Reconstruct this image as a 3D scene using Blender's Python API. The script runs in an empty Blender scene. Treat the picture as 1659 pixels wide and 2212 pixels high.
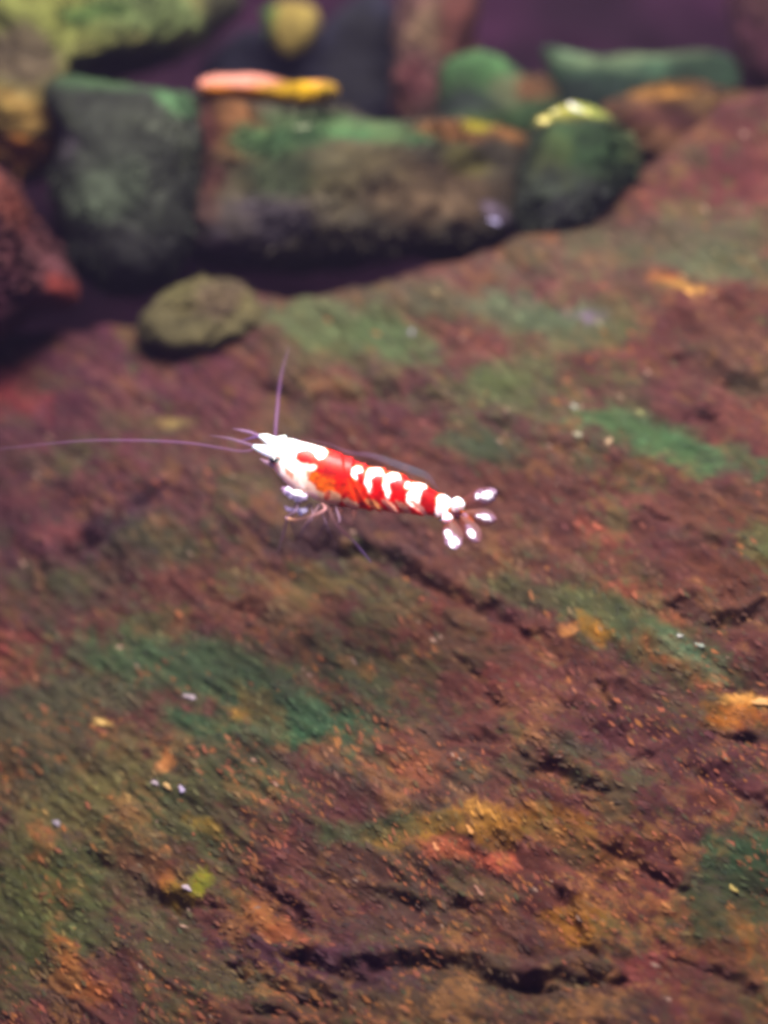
import bpy, math, random
import numpy as np
from mathutils import Vector
random.seed(7)
rng = np.random.default_rng(7)
scene = bpy.context.scene
C = bpy.context.collection
PI = math.pi

# ------------------------------------------------------------------ camera
D = 30.0                                   # camera to shrimp, scene units (about 1 unit = 1 cm)
cam_d = bpy.data.cameras.new('camera')
cam = bpy.data.objects.new('camera', cam_d); C.objects.link(cam)
cam.location = (0, -D, 0); cam.rotation_euler = (PI/2, 0, 0)
cam_d.sensor_fit = 'VERTICAL'; cam_d.sensor_height = 36; cam_d.lens = 36*D/10.24
cam_d.clip_start = 0.5; cam_d.clip_end = 300
cam_d.dof.use_dof = True; cam_d.dof.focus_distance = D - 0.35; cam_d.dof.aperture_fstop = 0.094
scene.camera = cam

# ------------------------------------------------------------------ light (aquarium lamp above, dim violet surround)
w = bpy.data.worlds.new('World'); scene.world = w; w.use_nodes = True
bg = w.node_tree.nodes['Background']
bg.inputs[0].default_value = (0.56, 0.44, 1.0, 1); bg.inputs[1].default_value = 0.46
def area(name, loc, target, sx, sy, power, col):
    l = bpy.data.lights.new(name, 'AREA'); l.shape = 'RECTANGLE'; l.size = sx; l.size_y = sy
    l.energy = power; l.color = col
    o = bpy.data.objects.new(name, l); C.objects.link(o); o.location = loc
    o.rotation_euler = (Vector(target)-Vector(loc)).to_track_quat('-Z', 'Y').to_euler()
area('aquarium_lamp', (1.0, -7.0, 13), (0.3, 1.0, 0), 10, 7, 15500, (1.0, 0.91, 0.87))
area('aquarium_lamp_rear', (-1, 5.5, 13), (0, 3.5, 2), 9, 1.0, 1200, (1.0, 0.96, 0.88))
scene.view_settings.view_transform = 'Standard'; scene.view_settings.look = 'None'
scene.view_settings.exposure = 0.0; scene.view_settings.gamma = 1.0
scene.cycles.pixel_filter_type = 'BLACKMAN_HARRIS'; scene.cycles.filter_width = 3.8
scene.cycles.max_bounces = 8; scene.cycles.transparent_max_bounces = 24

# ------------------------------------------------------------------ numeric helpers
def lin(c):
    c = np.asarray(c, float)/255.0
    return np.where(c <= 0.04045, c/12.92, ((c+0.055)/1.055)**2.4)
GAIN = 4.7                                 # white paint at this exposure; turns a seen colour into a base colour
def alb(c):
    l = lin(c)/GAIN; g = l.mean()
    k = 1.28 if l[0] >= l[1] else 0.92
    q = np.clip(g+(l-g)*k, 0.0015, 0.9)
    if l[1] > l[0]: q = q*np.array([1.16, 1.0, .72])
    return q

def _hash(ix, iy, iz, seed):
    h = (ix.astype(np.uint32)*np.uint32(374761393) + iy.astype(np.uint32)*np.uint32(668265263)
         + iz.astype(np.uint32)*np.uint32(2147483647) + np.uint32(seed*144665 + 77))
    h = (h ^ (h >> np.uint32(13)))*np.uint32(1274126177)
    h = (h ^ (h >> np.uint32(16)))*np.uint32(2246822519)
    return ((h ^ (h >> np.uint32(15))) & np.uint32(0xffff)).astype(np.float64)/32767.5 - 1.0
def noise(x, y, z=0.0, seed=0):
    x = np.asarray(x, float); y = np.asarray(y, float); z = np.zeros_like(x) + z
    ix, iy, iz = np.floor(x).astype(np.int64), np.floor(y).astype(np.int64), np.floor(z).astype(np.int64)
    fx, fy, fz = x-ix, y-iy, z-iz
    u, v, t = [f*f*f*(f*(f*6-15)+10) for f in (fx, fy, fz)]
    r = 0
    for a in (0, 1):
        for b in (0, 1):
            for c in (0, 1):
                r = r + (u if a else 1-u)*(v if b else 1-v)*(t if c else 1-t)*_hash(ix+a, iy+b, iz+c, seed)
    return r
def fbm(x, y, z=0.0, seed=0, octv=4, gain=0.5):
    s = 0; a = 1.0; n = 0
    for k in range(octv):
        s = s + a*noise(x*2**k, y*2**k, np.asarray(z)*2**k, seed+k*11); n += a; a *= gain
    return s/n
def sstep(a, b, x):
    t = np.clip((x-a)/(b-a), 0, 1); return t*t*(3-2*t)

U = 216.02                                 # pixels of the 1659-wide view per unit at the shrimp's distance
def wx(px, y=0.0): return (px-829.5)/U*(D+y)/D
def wz(py, y=0.0): return (1106-py)/U*(D+y)/D
def rot2(dx, dy, deg):
    a = math.radians(deg); return dx*math.cos(a)+dy*math.sin(a), -dx*math.sin(a)+dy*math.cos(a)

def patches(col, px, py, plist, seed=0, warp=1.0, edge=0.35, wfreq=0.02, octv=3):
    """lay soft-edged, ragged pigment patches over a colour array; px, py are in chart units"""
    for k, pch in enumerate(plist):
        cx, cy, rx, ry, ang, c = pch[:6]; op = pch[6] if len(pch) > 6 else 1.0
        m = (np.abs(px-cx) < (rx+ry)*1.9) & (np.abs(py-cy) < (rx+ry)*1.9)
        if not m.any(): continue
        x, y = px[m], py[m]
        dx, dy = rot2(x-cx, y-cy, ang)
        r = np.sqrt((dx/rx)**2 + (dy/ry)**2)
        r = r + warp*0.35*fbm(x*wfreq, y*wfreq, seed=seed+k*3, octv=octv, gain=.65)
        wgt = (1-sstep(1-edge, 1+edge, r))*op
        col[m] = col[m]*(1-wgt[:, None]) + alb(c)[None]*wgt[:, None]
    return col

# ------------------------------------------------------------------ mesh helpers
def mesh_np(name, co, faces, col=None, alpha=None, smooth=True):
    """faces: (n,3) or (n,4) int array"""
    me = bpy.data.meshes.new(name); n = len(co); k = faces.shape[1]
    me.vertices.add(n); me.vertices.foreach_set('co', np.ascontiguousarray(co, dtype=np.float32).ravel())
    me.loops.add(faces.size); me.loops.foreach_set('vertex_index', faces.astype(np.int32).ravel())
    me.polygons.add(len(faces)); me.polygons.foreach_set('loop_start', np.arange(0, faces.size, k, dtype=np.int32))
    me.update(calc_edges=True)
    me.polygons.foreach_set('use_smooth', np.full(len(faces), smooth))
    if col is not None:
        a = me.color_attributes.new('pigment', 'FLOAT_COLOR', 'POINT')
        al = np.ones(n) if alpha is None else alpha
        a.data.foreach_set('color', np.concatenate([col, al[:, None]], 1).astype(np.float32).ravel())
    me.validate(); me.update()
    return me
def obj(name, me, mat, parent=None):
    o = bpy.data.objects.new(name, me); C.objects.link(o)
    if mat and not me.materials: me.materials.append(mat)
    if parent: o.parent = parent
    return o
def thing(o, label, cat, group=None):
    o['label'] = label; o['category'] = cat
    if group: o['group'] = group
    return o
def grid_faces(nu, nv, wrap_v=False):
    i = np.arange(nu-1)[:, None]; j = np.arange(nv if wrap_v else nv-1)[None]
    j2 = (j+1) % nv
    return np.stack([i*nv+j, (i+1)*nv+j, (i+1)*nv+j2, i*nv+j2], -1).reshape(-1, 4)

def material(name, rough=0.6, sss=0.0, coat=0.0, use_alpha=False, bump=0.0, bscale=30, spec=0.5, streak=None):
    m = bpy.data.materials.new(name); m.use_nodes = True
    nt = m.node_tree; N = nt.nodes; L = nt.links
    b = N['Principled BSDF']; b.inputs['Roughness'].default_value = rough
    b.inputs['Specular IOR Level'].default_value = spec
    at = N.new('ShaderNodeAttribute'); at.attribute_name = 'pigment'
    tc = N.new('ShaderNodeTexCoord')
    n1 = N.new('ShaderNodeTexNoise'); n1.inputs['Scale'].default_value = bscale; n1.inputs['Detail'].default_value = 5
    mp = N.new('ShaderNodeMapping')
    if streak: mp.inputs['Rotation'].default_value = (0, math.radians(streak[0]), 0); mp.inputs['Scale'].default_value = (streak[1], 1, 1)
    L.new(tc.outputs['Object'], mp.inputs[0]); L.new(mp.outputs[0], n1.inputs['Vector'])
    rmp = N.new('ShaderNodeMapRange'); rmp.inputs[1].default_value = 0.3; rmp.inputs[2].default_value = 0.7
    rmp.inputs[3].default_value = 0.72 if bump else 0.97; rmp.inputs[4].default_value = 1.3 if bump else 1.03
    L.new(n1.outputs[0], rmp.inputs[0])
    mx = N.new('ShaderNodeVectorMath'); mx.operation = 'SCALE'
    L.new(at.outputs['Color'], mx.inputs[0]); L.new(rmp.outputs[0], mx.inputs['Scale'])
    L.new(mx.outputs[0], b.inputs['Base Color'])
    if bump:
        bm = N.new('ShaderNodeBump'); bm.inputs['Strength'].default_value = bump; bm.inputs['Distance'].default_value = 0.03
        L.new(n1.outputs[0], bm.inputs['Height']); L.new(bm.outputs[0], b.inputs['Normal'])
    if sss:
        b.inputs['Subsurface Weight'].default_value = sss; b.inputs['Subsurface Scale'].default_value = 0.16
        b.inputs['Subsurface Radius'].default_value = (1.0, 0.45, 0.3)
    if coat: b.inputs['Coat Weight'].default_value = coat; b.inputs['Coat Roughness'].default_value = 0.15
    if use_alpha: L.new(at.outputs['Alpha'], b.inputs['Alpha'])
    return m
M_rock = material('algae_rock', 0.9, bump=0.2, bscale=9, spec=0.12, streak=(38, 0.35))
M_stone = material('mossy_stone', 0.9, bump=0.5, bscale=5, spec=0.12)
M_tuft = material('algae_tuft', 0.8, spec=0.15)
M_flake = material('pale_flake', 0.7, spec=0.1)
M_shell = material('shrimp_shell', 0.42, sss=0.75, coat=0.05, spec=0.15)
M_clear = material('shrimp_clear', 0.45, use_alpha=True, coat=0.0, spec=0.15)
M_eye = material('shrimp_eye', 0.12, coat=1.0)
M_wall = material('tank_back', 0.9, spec=0.1)

# ------------------------------------------------------------------ the rock face
OL, RD = (92, 88, 62), (104, 52, 50)
SLOPE_P = [
 # broad tints
 (120,830,330,200,0,(92,52,68),.85),(60,1150,200,330,0,(86,54,64),.7),(300,1000,280,160,0,(100,62,62),.6),
 (1560,430,190,120,-20,(96,50,52),.85),(1000,880,250,90,5,(84,54,58),.6),(1300,1150,330,130,10,(98,60,52),.7),
 (1150,1500,330,170,25,(104,60,54),.7),(1500,1650,250,160,20,(92,56,58),.6),(1300,1920,260,140,15,(108,60,52),.7),
 (300,1350,260,90,5,(98,64,54),.6),(750,1300,260,110,15,(98,68,52),.6),(400,2000,330,170,15,(98,62,56),.6),
 (900,2140,420,90,0,(92,76,54),.7),(1480,2100,140,90,30,(128,62,62),.6),(1590,2120,110,150,0,(120,88,52),.6),
 (850,1620,170,110,20,(84,76,62),.6),(250,1760,250,170,-25,(104,96,66),.75),(620,2050,150,80,10,(92,58,58),.6),
 (690,1150,280,70,5,(84,56,58),.7),(1230,560,330,90,-12,(100,72,66),.7),(650,640,260,60,-5,(98,84,70),.6),
 # blurred red knobs at left
 (35,850,70,50,0,(142,72,72),.85),(45,1410,75,65,0,(140,76,70),.85),
 # greens
 (770,730,150,42,14,(84,112,78)),(690,690,110,30,0,(96,110,84),.7),(1160,690,120,42,8,(84,108,88),.9),(1110,830,110,42,-12,(86,98,66),.8),
 (1085,860,70,40,20,(78,100,62),.7),(1450,965,160,38,14,(64,112,76)),(1330,925,80,24,8,(72,108,74),.8),(1030,975,80,34,5,(60,84,62),.8),
 (380,1430,250,52,4,(68,98,68)),(560,1500,200,52,24,(62,98,72)),(640,1570,120,30,-6,(60,108,82),.9),(140,1505,170,42,-8,(84,92,72),.8),
 (50,1620,130,100,-30,(80,82,60),.8),(330,1180,90,40,5,(66,72,54),.8),(1230,1300,170,32,10,(86,94,60),.85),(1420,1395,170,42,24,(74,96,66),.85),
 (1480,1425,70,20,28,(96,138,116),.8),(1625,1870,85,75,10,(44,84,54)),(1560,1960,110,60,-20,(70,84,54),.9),(50,1950,140,120,-20,(88,102,54),.9),
 (170,1720,160,60,-35,(110,112,66),.7),(1430,520,220,50,-8,(90,92,76),.8),(1560,575,120,36,6,(86,104,82),.8),(1645,1190,60,40,30,(86,108,62),.8),
 (500,1640,130,60,30,(80,92,66),.6),(400,1740,90,50,20,(86,98,66),.6),(760,1440,110,40,40,(76,96,72),.7),(200,2010,60,50,0,(80,96,60),.6),
 (1250,740,110,30,-10,(84,96,70),.7),(830,1790,130,26,-8,(72,96,64),.7),(1240,1620,60,24,10,(74,78,62),.6),(200,1250,150,60,-30,(78,74,56),.6),
 (410,655,90,40,0,(118,110,80),.8),(920,660,140,30,5,(86,96,76),.6),(620,1590,50,20,0,(56,116,84),.7),(420,1560,60,22,25,(54,100,72),.8),
 # dark red-brown fibre; patches lying on grooves paint their shade as pigment
 (600,1370,110,26,33,(92,50,46),.9),(560,880,90,60,0,(92,50,56),.5),(720,1190,160,40,12,(60,40,46),.6),(240,1140,110,26,-34,(66,44,58),.7),
 (690,2080,200,50,8,(82,50,64),.7),(880,1990,110,42,12,(96,50,56),.8),(1500,1250,160,60,10,(104,62,48),.7),(1560,1130,130,50,14,(104,66,52),.6),
 (1020,1380,130,70,25,(112,60,54),.7),(1400,850,180,60,12,(92,54,54),.6),
 # orange and tan growth
 (560,1545,52,46,25,(186,148,84),.9),(585,1585,32,26,30,(226,162,118),.9),(530,1500,16,34,-20,(190,150,90),.7),(364,1640,26,20,-25,(240,170,120)),
 (220,1552,24,9,14,(232,196,130)),(1272,1362,46,18,38,(206,144,76)),(1225,1366,26,14,15,(208,150,104),.9),(1470,1440,80,22,24,(186,112,80),.9),
 (1625,1518,60,15,5,(246,186,122)),(1590,1545,80,26,8,(176,112,66),.9),(85,1820,24,44,12,(200,128,86),.9),(352,1880,24,22,20,(230,150,92)),
 (388,1905,40,28,0,(186,148,58)),(430,1890,22,24,0,(150,150,60),.9),(140,2070,30,60,-14,(196,126,82),.9),(180,2130,60,30,20,(176,112,72),.7),
 (920,1790,110,26,-8,(176,132,76),.85),(1048,1762,28,34,20,(206,156,96),.9),(960,1832,64,20,12,(206,122,96),.9),(1065,1862,36,18,0,(196,112,92),.9),
 (1250,1995,64,38,-8,(158,110,56),.9),(1160,1770,110,28,8,(150,104,56),.8),(1100,1800,60,30,-4,(160,114,58),.7),(560,1960,80,30,38,(180,124,84),.8),(610,2010,50,22,20,(186,116,84),.8),
 (780,1440,36,16,38,(196,130,92),.9),(880,1645,70,50,20,(160,100,78),.7),(1465,632,52,12,8,(180,142,88),.85),(1430,612,26,14,0,(192,130,86),.7),
 (370,907,46,12,6,(160,140,98),.9),(1360,1290,70,22,14,(156,92,74),.85),(1290,1165,50,22,20,(150,88,74),.7),(1430,1345,60,16,24,(156,96,72),.7),
 (1060,2030,70,22,20,(120,70,58),.6),(1270,690,40,10,10,(142,126,146),.8),(1100,1780,30,12,0,(196,140,80),.7),(60,1080,60,30,10,(112,72,68),.6),
 (130,1160,70,24,-12,(140,86,84),.7),(720,840,80,22,14,(118,88,66),.6),(600,1790,30,14,30,(190,120,96),.8),(450,1775,40,16,25,(196,160,88),.7),
 (1560,1560,40,14,20,(170,110,60),.7),(1605,1990,26,60,-10,(180,120,76),.75),(1260,1830,70,26,24,(140,98,56),.7),(1440,1960,50,22,20,(150,98,66),.6),
 (320,1850,60,30,25,(168,102,82),.6),(630,1280,50,24,20,(140,104,76),.7),(700,1250,70,16,30,(132,100,72),.6),(1560,1740,80,30,24,(140,88,66),.6),
]
# grooves: polyline (chart units), width, depth
GROOVES = [
 ([(690,1180),(780,1200),(880,1240),(960,1275),(1040,1320),(1110,1345)],20,.42),
 ([(300,1085),(230,1140),(150,1200)],30,.42),([(1450,1320),(1500,1352),(1580,1352),(1659,1342),(1760,1330)],16,.42),
 ([(660,2075),(720,2105),(800,2110),(880,2085),(980,2092),(1060,2115),(1150,2125)],22,.5),([(1160,2115),(1220,2112),(1300,2116)],20,.5),
 ([(510,1310),(590,1350),(690,1405)],18,.25),([(1175,1662),(1225,1682),(1270,1700)],15,.32),([(1310,1505),(1320,1535)],15,.35),
 ([(620,850),(700,868),(800,872),(890,868)],26,.32),([(1095,940),(1150,960),(1210,970)],18,.3),([(1450,915),(1520,912)],16,.26),
 ([(1500,800),(1580,835),(1659,850),(1750,860)],20,.34),([(1220,1940),(1250,1990),(1262,2015)],15,.3),([(1185,1620),(1240,1640)],16,.2),
 ([(560,1900),(620,1950),(650,1990)],14,.3),([(220,1870),(290,1930),(380,1950),(440,1950)],18,.36),([(1000,1420),(1060,1480),(1080,1500)],12,.2),
 ([(320,1335),(345,1340)],22,.3),([(1240,1530),(1290,1580),(1350,1620),(1450,1640),(1560,1690),(1659,1740)],20,.28),([(1600,1585),(1700,1600)],22,.36),
 ([(1330,1840),(1420,1880),(1450,1900)],16,.26),([(550,2180),(640,2210)],16,.3),([(860,960),(940,1000)],16,.16),([(1400,590),(1480,630),(1560,655)],18,.2),
 ([(0,700),(90,690),(180,705)],30,.3),([(1500,2080),(1560,2110),(1620,2160)],20,.3),([(830,1930),(900,1950),(1010,1950)],16,.26),
 ([(1150,1020),(1260,1060),(1390,1090)],12,.14),([(980,1590),(1080,1600),(1180,1650)],12,.14),([(60,1010),(200,980),(330,990)],14,.14),
 ([(520,2090),(600,2130),(700,2180)],14,.3),([(1380,1110),(1480,1170),(1600,1200)],12,.16),
]
def seg_dist(px, py, pts):
    """unsigned distance to a polyline and side (positive = above it in the picture)"""
    best = np.full(px.shape, 1e9); side = np.zeros(px.shape)
    for (x0, y0), (x1, y1) in zip(pts[:-1], pts[1:]):
        ex, ey = x1-x0, y1-y0; L2 = ex*ex+ey*ey
        t = np.clip(((px-x0)*ex+(py-y0)*ey)/L2, 0, 1)
        dx, dy = px-(x0+t*ex), py-(y0+t*ey); d = np.hypot(dx, dy)
        s = (ex*dy-ey*dx)*(1 if ex >= 0 else -1)
        m = d < best; best = np.where(m, d, best); side = np.where(m, np.where(s < 0, 1.0, -1.0), side)
    return best, side
def slope_y(x, z):
    return 1.7 + 0.62*(z+0.2) - 0.16*x + 0.10*np.clip(-x-1, 0, 9)**1.3
CREST = ([-7,-3.84,-2.75,-2.25,-1.4,-0.65,0.87,1.9,2.5,3.2,3.84,5,7],
         [1.8,1.88,1.95,2.42,2.30,2.32,2.64,3.1,3.65,4.05,4.5,4.9,5.2])
NX, NZ, NB = 800, 900, 110
XR, ZB = 5.6, -6.6
def rock_relief(px, py, x, z):
    sx, sz = rot2(px, py, 38)               # along and across the grain
    h = 0.22*fbm(x*0.55, z*0.8, seed=3, octv=3) + 0.08*fbm(sx*0.0065, sz*0.013, seed=5, octv=3)
    h += 0.035*(1-2*np.abs(fbm(sx*0.010, sz*0.026, seed=9, octv=3)))
    h += 0.014*fbm(sx*0.022, sz*0.055, seed=15, octv=4, gain=0.65)
    return h
def rock_colour(px, py, x, z):
    n = len(px); sx, sz = rot2(px, py, 36)
    a = fbm(x*0.8, z*1.1, seed=21, octv=4); b = fbm(sx*0.012, sz*0.03, seed=25, octv=4)
    base = np.tile(alb((92,64,54)), (n, 1))
    t = sstep(-.35, .35, a)[:, None]
    base = base*(1-t) + alb((104,64,58))*t
    wpx = px + 22*fbm(px*0.012, py*0.012, seed=31, octv=3); wpy = py + 18*fbm(px*0.012, py*0.012, seed=37, octv=3)
    col = patches(base, wpx, wpy, SLOPE_P, seed=40, wfreq=0.035, edge=0.55, warp=3.0, octv=5)
    # mottling that belongs to the growth: olive, rust and pale fibre streaks along the grain
    f = sstep(0.08, 0.5, b)[:, None]*0.45
    col = col*(1-f) + (col*1.5+alb((60,46,34)))*f
    g = sstep(0.1, 0.55, -b)[:, None]*0.45
    col = col*(1-g) + col*0.5*g
    k = sstep(0.25, 0.5, fbm(sx*0.02, sz*0.035, seed=61, octv=3))[:, None]*0.35
    col = col*(1-k) + alb((150,112,78))*k
    gz = sstep(0.2, 0.5, fbm(px*0.008, py*0.012, seed=71, octv=3))[:, None]*0.35
    col = col*(1-gz) + alb((80,92,66))*gz
    # crumbly clusters of green and ochre growth, plum bare rock between them
    mk = fbm(px*0.006, py*0.008, seed=181, octv=3); fine = fbm(sx*0.03, sz*0.06, seed=185, octv=4, gain=.7)
    g1 = sstep(.14, .46, mk*.8+fine*.55)[:, None]*.42
    col = col*(1-g1) + alb((80,104,60))*g1
    low = sstep(1250, 1900, py); mk2 = fbm(px*0.007, py*0.010, seed=191, octv=3); f2 = fbm(sx*0.035, sz*0.06, seed=195, octv=4, gain=.7)
    g2 = (sstep(.18, .45, mk2*.7+f2*.65)*(.08+.40*low))[:, None]
    col = col*(1-g2) + alb((180,132,90))*g2
    g3 = (sstep(.1, .5, -mk2*.8-f2*.3)*.5)[:, None]
    col = col*(1-g3) + alb((84,44,52))*g3
    greens = [p[:6]+((p[6] if len(p) > 6 else 1.0)*.62,) for p in SLOPE_P if p[5][1] > p[5][0]]
    return patches(col, wpx, wpy, greens, seed=240, wfreq=0.035, edge=0.5, warp=3.0, octv=5)
def build_rock():
    xs = np.linspace(-XR, XR, NX); s = np.linspace(0, 1, NZ)
    zc = np.interp(xs, *CREST) + 0.10*fbm(xs*1.3, xs*0, seed=2, octv=3)
    zz = ZB + (zc[None]-ZB)*s[:, None]; xx = np.tile(xs, (NZ, 1)); yy = slope_y(xx, zz)
    # behind the crest the rock rolls over and falls away
    b = np.linspace(0, 1, NB+1)[1:, None]; r = 0.35
    a = np.minimum(b*6, 1)*PI/2*1.25
    yb = slope_y(xs, zc)[None] + r*np.sin(a)*1.2 + 6.5*np.clip(b-0.16, 0, 1)
    zb = zc[None] + r*0.8*(a/(PI*0.625))*0 + 0.12*np.sin(a*1.6) - 0.9*np.clip(b-0.12, 0, 1)
    xx = np.vstack([xx, np.tile(xs, (NB, 1))]); yy = np.vstack([yy, yb]); zz = np.vstack([zz, zb+0*xs[None]])
    x, y, z = xx.ravel(), yy.ravel(), zz.ravel()
    px = 829.5 + x*U*D/(D+y); py = 1106 - z*U*D/(D+y)
    h = rock_relief(px, py, x, z)
    gw = px + 26*fbm(px*.014, py*.014, seed=81, octv=3); gh = py + 26*fbm(px*.014, py*.014, seed=85, octv=3)
    for pts, wd, dp in GROOVES:
        P = np.array(pts); m = (px > P[:,0].min()-90) & (px < P[:,0].max()+90) & (py > P[:,1].min()-90) & (py < P[:,1].max()+90)
        d, sd = seg_dist(gw[m], gh[m], pts)
        ends = 1.0
        q = d*sd/wd
        fade = sstep(-.5, .25, fbm(px[m]*.018, py[m]*.018, seed=int(P[0,0])))*.55+.14
        if P[0,0] in (690, 660, 1160): fade = .45+fade*.35
        hh = (-0.35*dp*np.exp(-((q+0.1)/0.80)**2) + 0.26*dp*np.exp(-((q-1.6)/1.1)**2) - .1*dp*np.exp(-((q+2.2)/1.6)**2))*fade
        h[m] += hh
    fall = 1.0
    y2 = y - h*0.85*fall; z2 = z + h*0.5
    col = rock_colour(px, py, x, z)
    me = mesh_np('rock_face', np.stack([x, y2, z2], 1), grid_faces(NZ+NB, NX), col)
    o = obj('rock_face', me, M_rock); o['kind'] = 'structure'
    o['label'] = 'sloping brown and purple rock face patched with green and orange algae'
    return x, y2, z2, col, px, py
RX, RY, RZ, RC, RPX, RPY = build_rock()

# fine fibrous growth on the rock: flat scales lying along the grain (nobody could count them)
def build_tufts(n=52000):
    nf = NX*NZ
    idx = rng.integers(0, nf, n)
    P = np.stack([RX[idx], RY[idx], RZ[idx]], 1); P[:, 0] += rng.normal(0, .004, n)
    px, py = RPX[idx], RPY[idx]
    big = rng.random(n)**3
    L = 0.03 + 0.13*big; W = L*rng.uniform(.2, .42, n)
    ang = np.radians(-40 + 26*fbm(px*.004, py*.004, seed=91, octv=2) + rng.normal(0, 13, n))
    T = np.stack([np.cos(ang), -0.35*np.ones(n)*np.abs(np.sin(ang))*0+0.62*np.sin(ang)*1.0, np.sin(ang)], 1)
    T /= np.linalg.norm(T, axis=1)[:, None]
    Nn = np.array([0.14, -0.85, 0.52]); Nn /= np.linalg.norm(Nn)
    B = np.cross(T, Nn); B /= np.linalg.norm(B, axis=1)[:, None]
    lift = (0.003+0.007*rng.random(n))[:, None]
    T = T - (T@Nn)[:, None]*Nn*0.8
    a = P - T*L[:, None]*.5 + Nn*0.0; t = P + T*L[:, None]*.5 + Nn*lift*1.6
    l = P + B*W[:, None]*.5 + Nn*lift*.5; r = P - B*W[:, None]*.5 + Nn*lift*.5; c = P + Nn*lift*1.4
    co = np.stack([a, l, t, r, c], 1).reshape(-1, 3)
    k = np.arange(n)[:, None]*5
    f = np.concatenate([k+np.array([[0,4,1]]), k+np.array([[1,4,2]]), k+np.array([[2,4,3]]), k+np.array([[3,4,0]])], 0)
    col = RC[idx].copy()
    v = np.exp(rng.normal(0, .34, n)+0.1); col *= v[:, None]
    cl = sstep(.0, .42, fbm(px*.009, py*.011, seed=171, octv=3)+.25*fbm(px*.04, py*.05, seed=175, octv=2))
    warm = (rng.random(n) < (0.03+0.75*cl)*(0.10+0.9*sstep(1200, 1750, py)))
    hue = rng.random(warm.sum())[:, None]
    col[warm] = col[warm]*.35 + (alb((206,140,84))*hue+alb((206,124,104))*(1-hue))*.65*rng.uniform(.3, 1.15, warm.sum())[:, None]
    pale = rng.random(n) < 0.003+0.012*cl*sstep(1250, 1750, py)
    col[pale] = alb((226,190,170))*rng.uniform(.5, 1, pale.sum())[:, None]
    gr = rng.random(n) < 0.06; col[gr] = col[gr]*.5+alb((76,104,66))*.5
    me = mesh_np('algae_growth', co, f, np.repeat(np.clip(col, 0, .8), 5, 0), smooth=True)
    o = obj('algae_growth', me, M_tuft); o['kind'] = 'stuff'
    thing(o, 'fine brown, green and rust algae fibres covering the sloping rock', 'algae')
build_tufts()

# ------------------------------------------------------------------ stones behind the crest
def fuzz(o, co, nrm, col, n, seed, fs=1.0):
    """short mossy growth on a stone, one uncountable part of it"""
    g = np.random.default_rng(seed)
    idx = g.integers(0, len(co), n); P = co[idx]; N = nrm[idx] + g.normal(0, .45, (n, 3)); N /= np.linalg.norm(N, axis=1)[:, None]
    T = np.cross(N, g.normal(0, 1, (n, 3))); T /= np.linalg.norm(T, axis=1)[:, None]
    keep = .3 + sstep(-.1, .4, fbm(P[:, 0]*1.5, P[:, 2]*1.5, P[:, 1], seed=seed+3, octv=2))
    L = (g.uniform(.03, .085, n)*keep*fs)[:, None]; Wd = L*.32
    v = np.stack([P-T*Wd-N*.01, P+T*Wd-N*.01, P+T*Wd*.6+N*L*.6, P+N*L, P-T*Wd*.6+N*L*.6], 1).reshape(-1, 3)
    k = np.arange(n)[:, None]*5
    f = np.concatenate([k+np.array([[0,1,2]]), k+np.array([[0,2,4]]), k+np.array([[4,2,3]])], 0)
    c = col[idx]*np.exp(g.normal(.05, .3, n))[:, None]
    m = obj('moss', mesh_np('moss', v, f, np.repeat(np.clip(c, 0, .9), 5, 0)), M_tuft, o); m['kind'] = 'stuff'

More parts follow.
